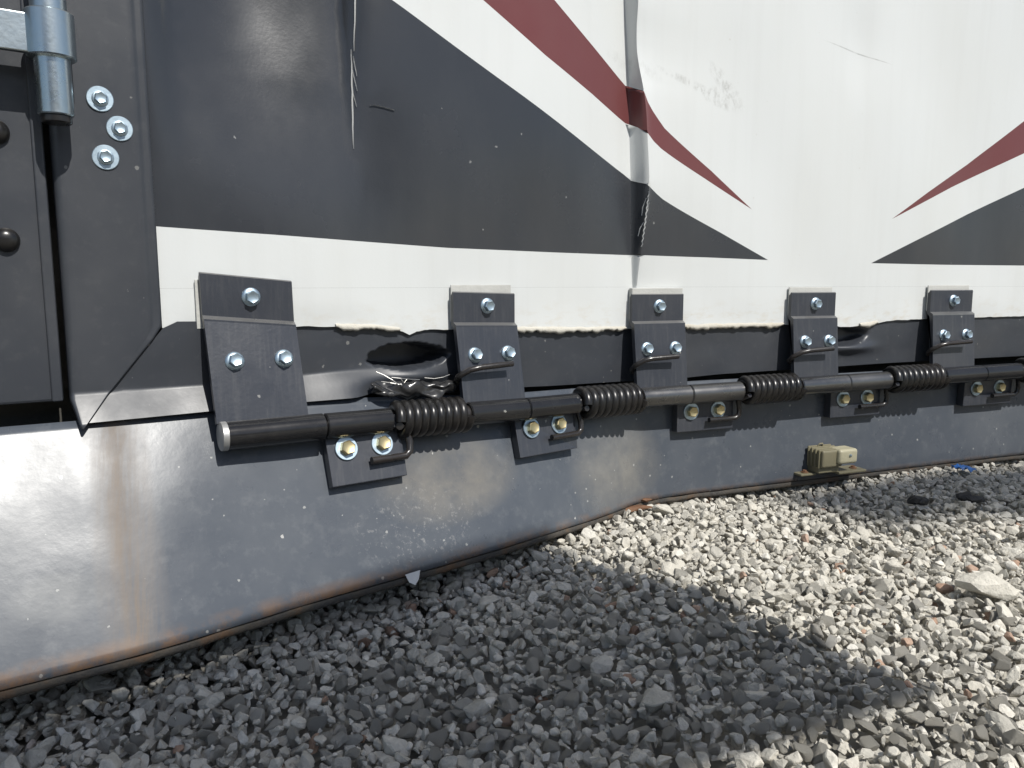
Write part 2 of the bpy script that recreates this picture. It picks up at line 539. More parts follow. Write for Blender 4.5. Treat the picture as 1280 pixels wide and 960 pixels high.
verts2, edges2 = [], []
faces2 = []
def add_poly(poly):
    s = len(verts2)
    verts2.extend(Vector(p) for p in poly)
    n = len(poly)
    faces2.append([s + i for i in range(n)])
rect = [(float(x), ZSEAM) for x in np.concatenate([np.arange(XL, .47, .012), np.arange(.475, .56, .0012), np.arange(.562, .66, .006), np.arange(.67, 1.5, .012)])]
rect += [(1.5, ZSEAM), (2.0, ZSEAM), (2.7, ZSEAM), (XR, ZSEAM), (XR, ZT), (1.5, ZT), (XL, ZT)]
rect += [(XL, float(z)) for z in np.concatenate([np.arange(2.2, .8, -.1), np.arange(.79, ZSEAM + .005, -.012)])]
add_poly(rect)
for k in ('black_left', 'red_left', 'red_right', 'black_right'):
    P = dens(polys[k])
    ar = sum(P[i][0] * P[(i + 1) % len(P)][1] - P[(i + 1) % len(P)][0] * P[i][1] for i in range(len(P)))
    if ar < 0:
        P = P[::-1]
    add_poly(P)
# lattice of inner points
xs = np.unique(np.round(np.concatenate([np.arange(-.064, .47, .011), np.arange(.60, 1.45, .016), np.arange(1.5, 3.4, .12)]), 5))
zs = np.unique(np.round(np.concatenate([np.arange(.302, .78, .011), np.arange(.80, 2.29, .09)]), 5))
for x in xs:
    for z in zs:
        if z > .79 and (round(x * 1000) % 3):
            continue
        verts2.append(Vector((x + random.uniform(-.001, .001), z + random.uniform(-.001, .001))))
for z in np.concatenate([np.arange(.299, .80, .005), np.arange(.82, 2.28, .05)]):
    x0 = float(ridge_left(z))
    w = sum(float(np.interp(z + o, RW_Z, RW_W)) for o in (-.016, -.008, 0, .008, .016)) / 5
    offs = [-.02, -.012, -.006, -.003, -.001, 0, w * .33, w * .66, w, w + .0012, w + .003, w + .006, w + .010, w + .015, w + .021, w + .029, w + .039, w + .05, w + .062, w + .076]
    for o_ in offs:
        verts2.append(Vector((x0 + o_, z)))
cv, ce, cf, ov, oe, of = delaunay_2d_cdt(verts2, edges2, faces2, 1, 1e-5)
cv = np.array([(v.x, v.y) for v in cv])
XX, ZZ = cv[:, 0], cv[:, 1]
D = outdent(XX, ZZ)
eps = 4e-4
dx = (outdent(XX + eps, ZZ) - outdent(XX - eps, ZZ)) / (2 * eps)
dz = (outdent(XX, ZZ + eps) - outdent(XX, ZZ - eps)) / (2 * eps)
NR = np.stack([-dx, -np.ones_like(dx), -dz], 1)
# surface (x, -d, z): outward normal ~ (-dd/dx, -1, -dd/dz)
NR /= np.linalg.norm(NR, axis=1)[:, None]
groups = {0: [], 1: [], 2: [], 3: [], 4: []}
for f, orig in zip(cf, of):
    if 0 not in orig:
        continue
    k = max(orig)
    groups[k].append(f)

trailer = bpy.data.objects.new('trailer', None)
trailer.location = (0, 0, 0)
link(trailer)
trailer['label'] = 'wrecked black and white box trailer with buckled side and sprung skirt hinges'
trailer['category'] = 'trailer'

def wall_piece(name, faces, mat, parent, label=None):
    used = sorted({i for f in faces for i in f})
    mp = {u: i for i, u in enumerate(used)}
    vs_ = [(*fold_xy(XX[u], -D[u]), ZZ[u]) for u in used]
    fs = []
    for f in faces:
        a, b, c = [Vector((XX[i], ZZ[i])) for i in f[:3]]
        cr = (b - a).cross(c - a)
        g = [mp[i] for i in f]
        fs.append(g if cr > 0 else g[::-1])
    o = meshobj(name, vs_, fs, mat, parent, smooth=True, label=label)
    nl = [rotf(XX[u]).to_3x3() @ Vector(NR[u]) for u in used]
    o.data.normals_split_custom_set_from_vertices([tuple(v) for v in nl])
    o['folded'] = True
    return o

wall = wall_piece('side_panel', groups[0], M['white'], trailer, 'glossy white side panel with a standing vertical buckle')
wall_piece('stripe', groups[1], M['black_vinyl'], wall, 'large black pointed stripe left of the buckle')
wall_piece('stripe', groups[2], M['red_vinyl'], wall, 'maroon pointed stripe crossing the vertical buckle')
wall_piece('stripe', groups[3], M['red_vinyl'], wall, 'maroon pointed stripe above the hinge farthest from the door')
wall_piece('stripe', groups[4], M['black_vinyl'], wall, 'black pointed stripe above the hinge farthest from the door')

def grid_sheet(name, us, vs_, fn, mat, parent, smooth=True, label=None, solid=None):
    V = []
    for u in us:
        for v in vs_:
            V.append(fn(u, v))
    nv = len(vs_)
    F = []
    for i in range(len(us) - 1):
        for j in range(nv - 1):
            a = i * nv + j
            F.append((a, a + nv, a + nv + 1, a + 1))
    o = meshobj(name, V, F, mat, parent, smooth, label)
    if solid:
        s = o.modifiers.new('solid', 'SOLIDIFY')
        s.thickness = solid
        s.offset = 0
    return o

# narrow lower strip under the seam, 1 mm proud, slightly wavy, with the torn notch in its lower edge
xs_strip = np.unique(np.concatenate([np.arange(-.071, 1.45, .006), np.arange(.475, .56, .0012), np.array(ZB_X), np.arange(1.5, 3.41, .2)]))
xs_strip = [x for i, x in enumerate(xs_strip) if i == 0 or x - xs_strip[i - 1] > .0009 or x in ZB_X]
def strip_fn(x, v):
    zb = float(zbot(x)) + .0009 * noise.noise((x * 55, 0, 0)) + .0006 * noise.noise((x * 190, 3, 0))
    z = zb + (ZSEAM - .0001 - zb) * v
    y = -float(outdent(x, z)) * smooth01(v * 1.6) - .0003 - .0005 * noise.noise((x * 14, z * 20, 4)) * (1 - v)
    y -= .0012 * max(0, noise.noise((x * 22, 7.3, 1))) * (1 - v) ** 2 * smooth01(x / .05)
    return (x, y, z)
grid_sheet('lower_strip', xs_strip, [0, .12, .3, .5, .7, .88, 1], strip_fn, M['white'], trailer, True, 'narrow white strip under the panel seam')

# body volume behind the sheet
bm = bmesh.new()
add_box(bm, (-1.6, .085, .17), (.499, 2.3, 2.3))
add_box(bm, (.501, .085, .17), (3.4, 2.3, 2.3))
bmobj('body_shell', bm, M['shell'], trailer)
bm = bmesh.new()
add_box(bm, (-.175, .032, .205), (-.135, .048, 2.2))
bmobj('door_jamb', bm, M['inside'], trailer)
bm = bmesh.new()
add_box(bm, (-1.5, .050, .10), (.499, .080, .30))
add_box(bm, (.501, .050, .10), (3.4, .080, .30))
bmobj('frame_member', bm, M['inside'], trailer)

# ------------------------------------------------------------------ bottom rail (black) with flare, dents and mitre
def flare_amt(x):
    return 1 - smooth01((x - .105) / .05)
def rail_bot(x):
    return float(np.interp(x, [-.140, -.04, .046, .11, .16, .32, .50, .60, .77, .93, 1.26, 3.4], [.1800, .1815, .1810, .1860, .178, .172, .168, .1727, .1749, .1773, .1787, .18]))
MIT = ((-.071, .2596), (-.1398, .1766))
def mitre_x(z):
    t = (z - MIT[1][1]) / (MIT[0][1] - MIT[1][1])
    return MIT[1][0] + (MIT[0][0] - MIT[1][0]) * t
def rail_y(x, z):
    y = -.0035 + .007 * smooth01((x + .02) / .09)
    fl = flare_amt(x)
    zc = .2045 + .004 * smooth01((x - .0) / .1)
    k = max(0.0, zc - z)
    y -= fl * (.62 * k)
    y += .0009 * noise.noise((x * 17, z * 30, 2)) + .0008 * noise.noise((x * 6, z * 9, 8))
    # torn-in hollow beside the second hinge
    e = ((x - .181) / .045) ** 2 + ((z - .2205) / .0135) ** 2
    e += .30 * noise.noise((x * 60, z * 90, 6)) + .25 * noise.noise((x * 150, z * 150, 1))
    y += .042 * smooth01((1.20 - e) / .30)
    y -= .010 * math.exp(-((x - .185) / .05) ** 2 - ((z - .198) / .010) ** 2)
    # creased dent beside the fourth hinge
    e2 = ((x - .872) / .044) ** 2 + ((z - .2205 - .06 * max(0, x - .872)) / .0125) ** 2
    e2 += .15 * noise.noise((x * 70, z * 90, 3))
    y += .022 * smooth01((1.3 - e2) / .7)
    y -= .010 * math.exp(-((x - .885) / .04) ** 2 - ((z - .2035) / .008) ** 2)
    return y
vsr = [i / 46 for i in range(47)]
us = list(np.arange(0, .19, .008)) + list(np.arange(.19, .37, .0022)) + list(np.arange(.37, .95, .012)) + list(np.arange(.95, 1.13, .005)) + list(np.arange(1.13, 1.6, .02)) + [2.0, 2.6, 3.5]
def rail_fn(u, v):
    # u measured from the mitre at top corner; the left end follows the mitre line
    xt = -.071 + u
    s = max(0, 1 - u / .16)
    zt = float(zbot(min(max(xt, -.071), 3.4))) + .006
    zt = zt if u > 0 else .2596
    zb = rail_bot(-.140 + u * (1 + .069 / 3.5))
    z = zb + (zt - zb) * v
    x = xt + (mitre_x(z) + .071 - 0) * s if s > 0 else xt
    zz = z
    return (x, rail_y(x, zz), z)
rail = grid_sheet('bottom_rail', us, vsr, rail_fn, M['black_paint'], trailer, True, 'black bottom rail with dents and a flared lip')
def lip_fn(u, v):
    x, y, z = rail_fn(u, 0)
    return (x, y + .022 * v, z - .002 * math.sin(v * math.pi))
grid_sheet('rail_lip', us, [0, .15, .5, 1], lip_fn, M['black_paint'], rail, True)

# torn and rolled metal between the first two hinges
def torn_fn(u, v):
    x = .128 + .100 * u
    zc = .190 - .006 * u - .004 * math.sin(u * 3.1) + .004 * noise.noise((u * 5, 1.0, 3))
    ang = v * math.pi * .95
    r = .0085 * (.55 + .6 * math.sin(u * math.pi)) * (1 + .5 * noise.noise((u * 6, v * 2, 5)))
    y = -.012 - r * 1.2 * math.sin(ang) - .008 * noise.noise((u * 4, v * 3, 9))
    z = zc + r * math.cos(ang) + .004 * noise.noise((u * 9, v * 3, 2)) + .002 * abs(noise.noise((u * 22, v * 5, 7)))
    return (x, y, z)
grid_sheet('torn_metal', [i / 40 for i in range(41)], [i / 14 for i in range(15)], torn_fn, M['torn'], rail, True, 'rolled torn black sheet metal under the hollow', solid=.0012)
bm = bmesh.new()
for pts, r in (([(0.1310, -0.0200, 0.2080), (0.1380, -0.0240, 0.2045), (0.1460, -0.0280, 0.1990), (0.1520, -0.0300, 0.1935)], .0008),
               ([(0.1460, -0.0260, 0.2015), (0.1560, -0.0280, 0.2000), (0.1680, -0.0260, 0.1980), (0.1800, -0.0240, 0.1965)], .0008),
               ([(0.1360, -0.0220, 0.1975), (0.1440, -0.0270, 0.1960), (0.1530, -0.0300, 0.1940)], .0007),
               ([(0.1560, -0.0275, 0.1995), (0.1590, -0.0290, 0.1950), (0.1630, -0.0275, 0.1985)], .0006),
               ([(0.1850, -0.0260, 0.1985), (0.1960, -0.0280, 0.1970), (0.2070, -0.0280, 0.1980), (0.2160, -0.0260, 0.2000)], .0006)):
    add_tube(bm, pts, r * .7, 5)
bmobj('torn_edge', bm, M['bright_edge'], rail)

# ------------------------------------------------------------------ corner post
def post_fn(u, v):
    # v 0..1 bottom to top (v is z), u 0..1 left to right
    z = v
    xl = -.1482
    xr = -.071 if z >= .2596 else mitre_x(z) - .0002
    xr -= .0008
    if z < .199:
        xl = -.1482 + (.199 - z) / (.199 - .1755) * .0062
    x = xl + (xr - xl) * u
    k = max(0.0, .2045 - z)
    y = -.0050 - .62 * k
    e = min(1.0, u / .07)
    y += .006 * (1 - e) ** 2
    y += .0006 * noise.noise((x * 20, z * 6, 3))
    y += .0016 * smooth01((u - .86) / .05) * (1 if z > .26 else 0)
    return (x, y, z)
pz = [.1757, .180, .185, .190, .195, .199, .202, .2045, .207] + list(np.arange(.214, .30, .012)) + list(np.arange(.30, .8, .03)) + list(np.arange(.8, 2.31, .2))
pu = [0, .015, .03, .05, .07, .12, .25, .4, .55, .7, .82, .86, .88, .90, .92, .96, 1]
post = grid_sheet('corner_post', pu, pz, post_fn, M['black_paint'], trailer, True, 'black corner post with mitred lower end', solid=.0025)
# ------------------------------------------------------------------ door left of the post
bm = bmesh.new()
add_prism_x(bm, [(.000, .1985), (.03, .1985), (.03, 2.2), (.000, 2.2)], -1.5, -.1535)
door = bmobj('door', bm, M['black_paint'], trailer, bevel=.0025)
door['label'] = 'black door left of the corner post'
bm = bmesh.new()
add_prism_x(bm, [(-.003, .1985), (.0, .1985), (.0, 2.2), (-.003, 2.2)], -.1625, -.1540)
bmobj('edge_lip', bm, M['black_paint'], door, bevel=.0016, segs=3)
bm = bmesh.new()
add_lathe(bm, [(.0100, -.001), (.0100, .001), (.0094, .0032), (.0072, .0058), (.004, .0070), (0, .0075)], 28)
rivet = bmobj('carriage_bolt', bm, M['spring'], door, smooth_angle=40)
rivet.matrix_world = frame_from_normal((-.1858, .000, .3361), (0, -1, 0))
r2 = rivet.copy(); link(r2, door); r2.matrix_world = frame_from_normal((-.1868, .000, .4226), (0, -1, 0))

# ------------------------------------------------------------------ fasteners
def hex_head(bm, r, h0, h1, mi):
    a = [bm.verts.new((r * math.cos(k * math.pi / 3), r * math.sin(k * math.pi / 3), h0)) for k in range(6)]
    b = [bm.verts.new((r * math.cos(k * math.pi / 3), r * math.sin(k * math.pi / 3), h1 - .0008)) for k in range(6)]
    c = [bm.verts.new((r * .86 * math.cos(k * math.pi / 3), r * .86 * math.sin(k * math.pi / 3), h1)) for k in range(6)]
    d = [bm.verts.new((r * .60 * math.cos(k * math.pi / 3), r * .60 * math.sin(k * math.pi / 3), h1 - .0006)) for k in range(6)]
    for p, q in ((a, b), (b, c), (c, d)):
        for k in range(6):
            f = bm.faces.new((p[k], p[(k + 1) % 6], q[(k + 1) % 6], q[k])); f.material_index = mi
    f = bm.faces.new(d); f.material_index = mi

def proto_mesh(name, build, mats):
    bm = bmesh.new()
    build(bm)
    bmesh.ops.recalc_face_normals(bm, faces=bm.faces[:])
    me = bpy.data.meshes.new(name)
    bm.to_mesh(me); bm.free()
    for m in mats:
        me.materials.append(m)
    me.polygons.foreach_set('use_smooth', [True] * len(me.polygons))
    me.set_sharp_from_angle(angle=R(32))
    return me

def b_flange(bm):
    add_lathe(bm, [(.0090, -.0008), (.0090, .0008), (.0085, .0015), (.0068, .0024), (.0055, .0028)], 26)
    hex_head(bm, .0066, .0020, .0080, 0)
ME_BOLT = proto_mesh('bolt', b_flange, [M['zinc']])
def b_fender(bm):
    add_lathe(bm, [(.0106, -.0006), (.0106, .0009), (.0101, .0013), (.004, .0013)], 36)
    add_lathe(bm, [(.0066, .0011), (.0065, .0020), (.0054, .0027), (.0042, .0029)], 28)
    hex_head(bm, .0053, .0022, .0062, 0)
ME_FENDER = proto_mesh('bolt', b_fender, [M['zinc']])
def b_gold(bm):
    add_lathe(bm, [(.0122, -.0006), (.0122, .0012), (.0117, .0018), (.006, .0018)], 32, mi=0)
    hex_head(bm, .0078, .0016, .0078, 1)
ME_GOLD = proto_mesh('bolt', b_gold, [M['zinc'], M['brass']])

def put(me, name, parent, mat4):
    o = bpy.data.objects.new(name, me)
    link(o, parent)
    o.matrix_world = mat4
    return o

for i, (x, z) in enumerate(((-.1102, .4567), (-.0965, .4336), (-.1088, .4083))):
    put(ME_FENDER, 'bolt', post, frame_from_normal((x, -.0062, z), (.03 - .03 * i, -1, .02), .35 + i))

# ------------------------------------------------------------------ galvanised door hinge, top left
bm = bmesh.new()
cx, cy = -.1448, -.030
def vcyl(bm, r, z0, z1, n=32, rin=None):
    prof = [(0, z0), (r - .001, z0), (r, z0 + .001), (r, z1 - .001), (r - .001, z1), (0, z1)]
    s = len(bm.verts)
    add_lathe(bm, prof, n)
    bm.verts.ensure_lookup_table()
    for v in bm.verts[s:]:
        v.co.x += cx; v.co.y += cy
vcyl(bm, .0130, .4345, .86)
barrel = bmobj('door_hinge', bm, M['galv'], trailer, smooth_angle=40)
barrel['label'] = 'galvanised pipe hinge at the top of the corner post'
bm = bmesh.new()
vcyl(bm, .0178, .4785, .5135)
bmobj('collar', bm, M['galv'], barrel, smooth_angle=40)
bm = bmesh.new()
vcyl(bm, .0112, .4285, .4350)
bmobj('end_plug', bm, M['spring'], barrel, smooth_angle=40)
bm = bmesh.new()
add_prism_x(bm, [(-.036, .4800), (-.029, .4800), (-.029, .5095), (-.036, .5095)], -.55, cx - .010)
bmobj('strap', bm, M['galv'], barrel, bevel=.001)
bm = bmesh.new()
add_prism_x(bm, [(-.029, .482), (.0, .482), (.0, .507), (-.029, .507)], -.55, -.215)
add_prism_x(bm, [(-.018, .52), (-.004, .52), (-.004, .86), (-.018, .86)], cx - .006, cx + .006)
bmobj('strap_block', bm, M['galv'], barrel, bevel=.001)

# ------------------------------------------------------------------ skirt (hinged flap along the bottom)
PX = [-.6, -.04, .07, .14, .23, .31, .40, .50, .58, .77, .94, 1.2, 3.4]
def pipe_y(x):
    return float(np.interp(x, PX, [-.046, -.042, -.040, -.038, -.036, -.034, -.032, -.029, -.027, -.026, -.025, -.025, -.025]))
def pipe_z(x):
    return float(np.interp(x, PX, [.164, .1605, .1592, .1580, .1556, .1537, .1528, .1508, .1511, .1532, .1551, .158, .17]))
BX = np.array([-1.3, -.6, -.214, -.106, .039, .109, .273, .438, .526, .60, .70, 1.32, 3.5])
BY = np.array([-.125, -.112, -.107, -.106, -.085, -.080, -.064, -.038, -.014, -.009, -.006, .002, .01])
def bot_y(x):
    if x < .49:
        s = sum(float(np.interp(x + o, BX, BY)) for o in (-.03, -.015, 0, .015, .03)) / 5
        return s + (float(np.interp(x, BX, BY)) - s) * smooth01((x - .42) / .06)
    return float(np.interp(x, BX, BY))
def bot_z(x):
    return float(np.interp(x, [-1.3, -.2, .1, .3, .53, .56, 3.4], [-.003, -.002, .001, .003, .004, .006, .008]))
def skirt(x, t):
    """t 0 top .. 1 bottom"""
    ty = float(np.interp(x, [-.6, -.15, 0, .33, .50, .56, 1.2, 3.4], [-.0085, -.0080, -.0065, .001, .007, .008, .010, .012]))
    tz = float(np.interp(x, [-.2, .1, .3, .5, 3.4], [.181, .180, .168, .164, .166]))
    by, bz = bot_y(x), bot_z(x)
    conc = -.06 * max(0.0, ty - by)
    my = (ty + by) / 2 + conc * .5
    mz = (tz + bz) / 2 - .004
    y = (1 - t) ** 2 * ty + 2 * t * (1 - t) * my + t * t * by
    z = (1 - t) ** 2 * tz + 2 * t * (1 - t) * mz + t * t * bz
    w = math.sin(math.pi * min(1, t * 1.05))
    y += .0016 * w * noise.noise((x * 7, z * 8, 11)) + .0007 * w * noise.noise((x * 24, z * 22, 5))
    return Vector((x, y, z))
def skirt_n(x, t):
    a = skirt(x + .01, t) - skirt(x - .01, t)
    b = skirt(x, min(1, t + .02)) - skirt(x, max(0, t - .02))
    n = a.cross(b)
    n.normalize()
    return n if n.y < 0 else -n
us = sorted(set(np.round(np.concatenate([np.arange(-1.2, -.3, .06), np.arange(-.3, 1.42, .0135), np.array([.518, .523, .526, .529, .534]), np.arange(1.45, 3.41, .15)]), 4)))
us = sorted(set(list(us) + [.47, .48, .49, .50, .51, .52]))
sk = grid_sheet('skirt', us, [i / 26 for i in range(27)], skirt, M['skirt'], trailer, True, 'dusty charcoal hinged skirt panel bent outwards at its door end', solid=.003)
fa = sk.data.attributes.new('flat', 'FLOAT_VECTOR', 'POINT')
fa.data.foreach_set('vector', [c for v in sk.data.vertices for c in v.co])
# rolled hem along the bottom, rusty
bm = bmesh.new()
us = list(us)
pts = [skirt(x, 1) + Vector((0, .003 + .0008 * noise.noise((x * 40, 0, 0)), -.0045 + .0012 * noise.noise((x * 30, 5, 0)))) for x in us]
def ribbon(bm, pts, prof):
    rings = [[bm.verts.new(p + Vector((0, a, b))) for a, b in prof] for p in pts]
    n = len(prof)
    for r0, r1 in zip(rings[:-1], rings[1:]):
        for k in range(n):
            bm.faces.new((r0[k], r0[(k + 1) % n], r1[(k + 1) % n], r1[k]))
    bm.faces.new(rings[0][::-1]); bm.faces.new(rings[-1])
ribbon(bm, pts, [(-.0035, .0032), (-.0040, -.0005), (-.002, -.0042), (.004, -.0062), (.018, -.0062), (.018, -.004), (.004, -.001), (.001, .0032)])
def hem_material():
    m, nt, bs = newmat('rusty_hem')
    c = ramp(nt, noise_node(nt, 26, 6, .7), [(.36, (.05, .05, .05)), (.52, (.085, .075, .062)), (.66, (.14, .085, .05)), (.8, (.20, .14, .09))])
    nt.links.new(c, bs.inputs['Base Color'])
    bs.inputs['Roughness'].default_value = .75
    bump(nt, bs, noise_node(nt, 150, 5, .7), .0012)
    return m
M['hem'] = hem_material()
bmobj('bottom_hem', bm, M['hem'], sk, smooth_angle=50)
# rusted split at the bend
bm = bmesh.new()
def blobby(bm, c, sx, sy, sz, seed, n=24):
    b = bmesh.new()
    rr = random.Random(seed)
    for i in range(n):
        v = Vector((rr.gauss(0, 1), rr.gauss(0, 1), rr.gauss(0, 1))).normalized() * rr.uniform(.75, 1)
        bm.verts.new((c[0] + v.x * sx, c[1] + v.y * sy, c[2] + v.z * sz))
    b.free()
    r_ = bmesh.ops.convex_hull(bm, input=bm.verts[-n:] if False else [v for v in bm.verts if not v.link_faces])
    bmesh.ops.delete(bm, geom=[e for e in set(r_['geom_interior'] + r_['geom_unused']) if isinstance(e, bmesh.types.BMVert)], context='VERTS')
blobby(bm, (.498, -.026, .000), .040, .006, .0045, 4)
blobby(bm, (.525, -.019, .007), .010, .004, .0035, 9)
bmobj('rust_scab', bm, M['rust'], sk, smooth_angle=25)
# white torn tag hanging under the hem
tg = skirt(.140, 1)
meshobj('torn_tag', [(tg.x - .008, tg.y - .003, .004), (tg.x + .009, tg.y - .0035, .0055), (tg.x + .006, tg.y - .006, -.003), (tg.x + .001, tg.y - .008, -.0075), (tg.x - .005, tg.y - .006, -.004)],
        [(0, 1, 2, 3, 4)], M['scar'], sk, label='small torn white tag under the hem')

# ------------------------------------------------------------------ hinges with coil springs
PR = .0134
#        plate x0, x1, top, step,  knuckle: start, split, end,  lower plate x0, x1
HN = [(-.0385, .0476, .3100, .2680, -.0300, .0655, .1375, .0670, .1500),
      (.2300, .3130, .2905, .2540, .2325, .3130, .3910, .3020, .3930),
      (.4995, .5805, .2860, .2480, .5010, .5830, .6670, .5740, .6670),
      (.7615, .8420, .2870, .2507, .7680, .8550, .9370, .8430, .9400),
      (1.0305, 1.1200, .2895, .2535, 1.0470, 1.1340, 1.2210, 1.1200, 1.2300),
      (1.3450, 1.4300, .2895, .2535, 1.3320, 1.4200, 1.5050, 1.4100, 1.5050)]
where = ['beside the corner post', 'right of the torn hollow', 'below the vertical buckle', 'left of the creased dent', 'right of the creased dent', 'past the last spring']

def pipe_pt(x):
    return Vector((x, pipe_y(x), pipe_z(x)))

def add_pipe(bm, x0, x1, r, mi=0, n=24, rough=.0):
    k = 7
    pts = [pipe_pt(x0 + (x1 - x0) * i / (k - 1)) for i in range(k)]
    rs = [r - .0012] + [r] * k + [r - .0012]
    pts = [pts[0]] + [pipe_pt(x0 + .0012)] + pts[1:-1] + [pipe_pt(x1 - .0012)] + [pts[-1]]
    rs = [r - .0014] + [r] * (len(pts) - 2) + [r - .0014]
    add_tube(bm, pts, rs, n, mi)

def plate_prof(path, th):
    """offset a (y,z) polyline to a closed strip; the outer face is the path itself"""
    P = [Vector(p) for p in path]
    off = []
    for i, p in enumerate(P):
        t = Vector((0, 0))
        if i > 0:
            t += (p - P[i - 1]).normalized()
        if i < len(P) - 1:
            t += (P[i + 1] - p).normalized()
        t.normalize()
        nrm = Vector((-t.y, t.x))
        off.append(p + nrm * th)
    return [tuple(p) for p in P] + [tuple(p) for p in off[::-1]]

for hi, (x0, x1, zt, zs_, k0, k1, k2, l0, l1) in enumerate(HN):
    xm = (x0 + x1) / 2
    pp = pipe_pt(xm)
    # upper plate: flat against the wall, a joggle, then leaning out to the pipe
    yb, zb_ = pp.y + PR * .10, pp.z + PR * .90
    dip = .0004 * hi
    path = [(-.0095, zt + .0012), (-.0110, zt), (-.0112, zs_ + .0030), (-.0166, zs_ - .0002), (-.0168, zs_ - .002), (yb, zb_)]
    prof = plate_prof(path, .0065)
    # plate_prof must thicken towards the wall (+y)
    if prof[-1][0] < prof[0][0]:
        prof = plate_prof(path, -.0065)
    bm = bmesh.new()
    skew = -.006 if hi == 0 else 0
    add_prism_x(bm, prof, x0, x1)
    for v in bm.verts:                      # slight sag of the plate to the right
        f = (v.co.x - x0) / (x1 - x0)
        v.co.z -= (.008 if hi == 0 else .0025 if hi in (1,) else 0.0) * f * (1 if v.co.z > zs_ - .01 else 0)
        if hi == 0:
            v.co.x += .003 * (zt - v.co.z) / .15
    bm.normal_update()
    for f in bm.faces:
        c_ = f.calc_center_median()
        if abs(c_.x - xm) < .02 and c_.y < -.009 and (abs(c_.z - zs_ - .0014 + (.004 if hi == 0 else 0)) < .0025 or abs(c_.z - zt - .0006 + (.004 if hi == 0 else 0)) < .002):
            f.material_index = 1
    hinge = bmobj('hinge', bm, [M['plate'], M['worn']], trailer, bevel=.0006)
    hinge['label'] = 'black spring hinge ' + where[hi]
    # shim behind the plate
    if hi > 0:
        bm = bmesh.new()
        add_box(bm, (x0 + .001, -.0098 if hi == 2 else -.0042, zs_ + .004), (x1 - .0008, -.0024, zt + .0085))
        bmobj('shim', bm, M['shim'], hinge, bevel=.0005)
    else:
        bm = bmesh.new()
        add_box(bm, (x0 - .003, -.0044, zs_ - .01), (x1 - .010, -.0022, zt - .006))
        bmobj('shim', bm, M['shim'], hinge, bevel=.0005)
    # bolts
    put(ME_BOLT, 'bolt', hinge, frame_from_normal((xm + .003, -.0112, zt - .0155 - (.007 if hi == 0 else 0)), (0, -1, .0), random.uniform(0, 1)))
    a, b = Vector((xm, -.0168, zs_ - .003)), Vector((xm, yb, zb_))
    nrm = Vector((0, -(a.z - b.z), -(b.y - a.y) * -1))
    nrm = Vector((0, -(a.z - b.z), (a.y - b.y)))
    nrm.normalize()
    for fx in (.25, .79):
        q = a.lerp(b, .37 if hi else .40)
        put(ME_BOLT, 'bolt', hinge, frame_from_normal((x0 + (x1 - x0) * fx + (.003 if hi == 0 else 0), q.y, q.z), nrm, random.uniform(0, 1)))
    # knuckles
    bm = bmesh.new()
    add_pipe(bm, k0, k1 - .0006, PR)
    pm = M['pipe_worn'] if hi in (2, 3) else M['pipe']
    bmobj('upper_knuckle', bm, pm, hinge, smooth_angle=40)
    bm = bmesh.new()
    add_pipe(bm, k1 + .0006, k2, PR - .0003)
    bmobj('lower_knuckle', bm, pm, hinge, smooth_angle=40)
    # inner pin showing at the split and under the spring
    bm = bmesh.new()
    nxt = HN[hi + 1][4] if hi < 5 else k2 + .12
    add_pipe(bm, k0 + .004, nxt + .01, PR * .72)
    bmobj('hinge_pin', bm, M['rod'], hinge, smooth_angle=40)
    if hi == 0:
        bm = bmesh.new()
        add_tube(bm, [pipe_pt(k0 - .0042), pipe_pt(k0 - .0036), pipe_pt(k0 + .0015)], [PR - .0008, PR + .0002, PR + .0002], 28)
        bmobj('end_cap', bm, M['steel_cap'], hinge, smooth_angle=40)
    # lower plate lying on the skirt
    lm = (l0 + l1) / 2
    pl = pipe_pt(lm)
    # param on the skirt just below the pipe
    ts = [i / 200 for i in range(201)]
    t0 = min(ts, key=lambda t: abs(skirt(lm, t).z - (pl.z - .016)))
    acc, t1, prev = 0, t0, skirt(lm, t0)
    LEN = (.052, .047, .040, .040, .040, .040)[hi]
    while acc < LEN and t1 < .99:
        t1 += .005
        c = skirt(lm, t1); acc += (c - prev).length; prev = c
    n0, n1 = skirt_n(lm, t0), skirt_n(lm, t1)
    s0 = skirt(lm, t0) + n0 * .0175
    s1 = skirt(lm, t1) + n1 * .0150
    st = Vector((lm, pl.y - PR * .80, pl.z - PR * .45))
    if st.y > s0.y:
        st.y = s0.y + .001
    path = [(st.y, st.z), (s0.y - .0005, s0.z), (s1.y, s1.z)]
    prof = plate_prof(path, .0135)
    if sum(p[0] for p in prof[3:]) < sum(p[0] for p in prof[:3]):
        prof = plate_prof(path, -.0135)
    bm = bmesh.new()
    add_prism_x(bm, prof, l0, l1)
    # follow the skirt's slant in plan
    sl = (skirt(l1, (t0 + t1) / 2).y - skirt(l0, (t0 + t1) / 2).y) / (l1 - l0)
    for v in bm.verts:
        v.co.y += sl * (v.co.x - lm) * min(1, max(0, (st.z - v.co.z) / .02))
    lp = bmobj('lower_plate', bm, M['plate'], hinge, bevel=.0008)
    nn = Vector((0, -(s0.z - s1.z), (s0.y - s1.y))); nn.normalize()
    nn = (nn + Vector((sl * .9, 0, 0))).normalized()
    for fx in (.24, .72):
        q = Vector((l0 + (l1 - l0) * fx, 0, 0))
        c = s0.lerp(s1, .30)
        put(ME_GOLD, 'bolt', hinge, frame_from_normal((q.x, c.y + sl * (q.x - lm), c.z), nn, random.uniform(0, 1)))
    # lower spring leg: down beside the plate, then left across it
    e = s0.lerp(s1, .62) + nn * .0062
    xr = l1 + .0055
    def on(x, c):
        return Vector((x, c.y + sl * (x - lm), c.z))
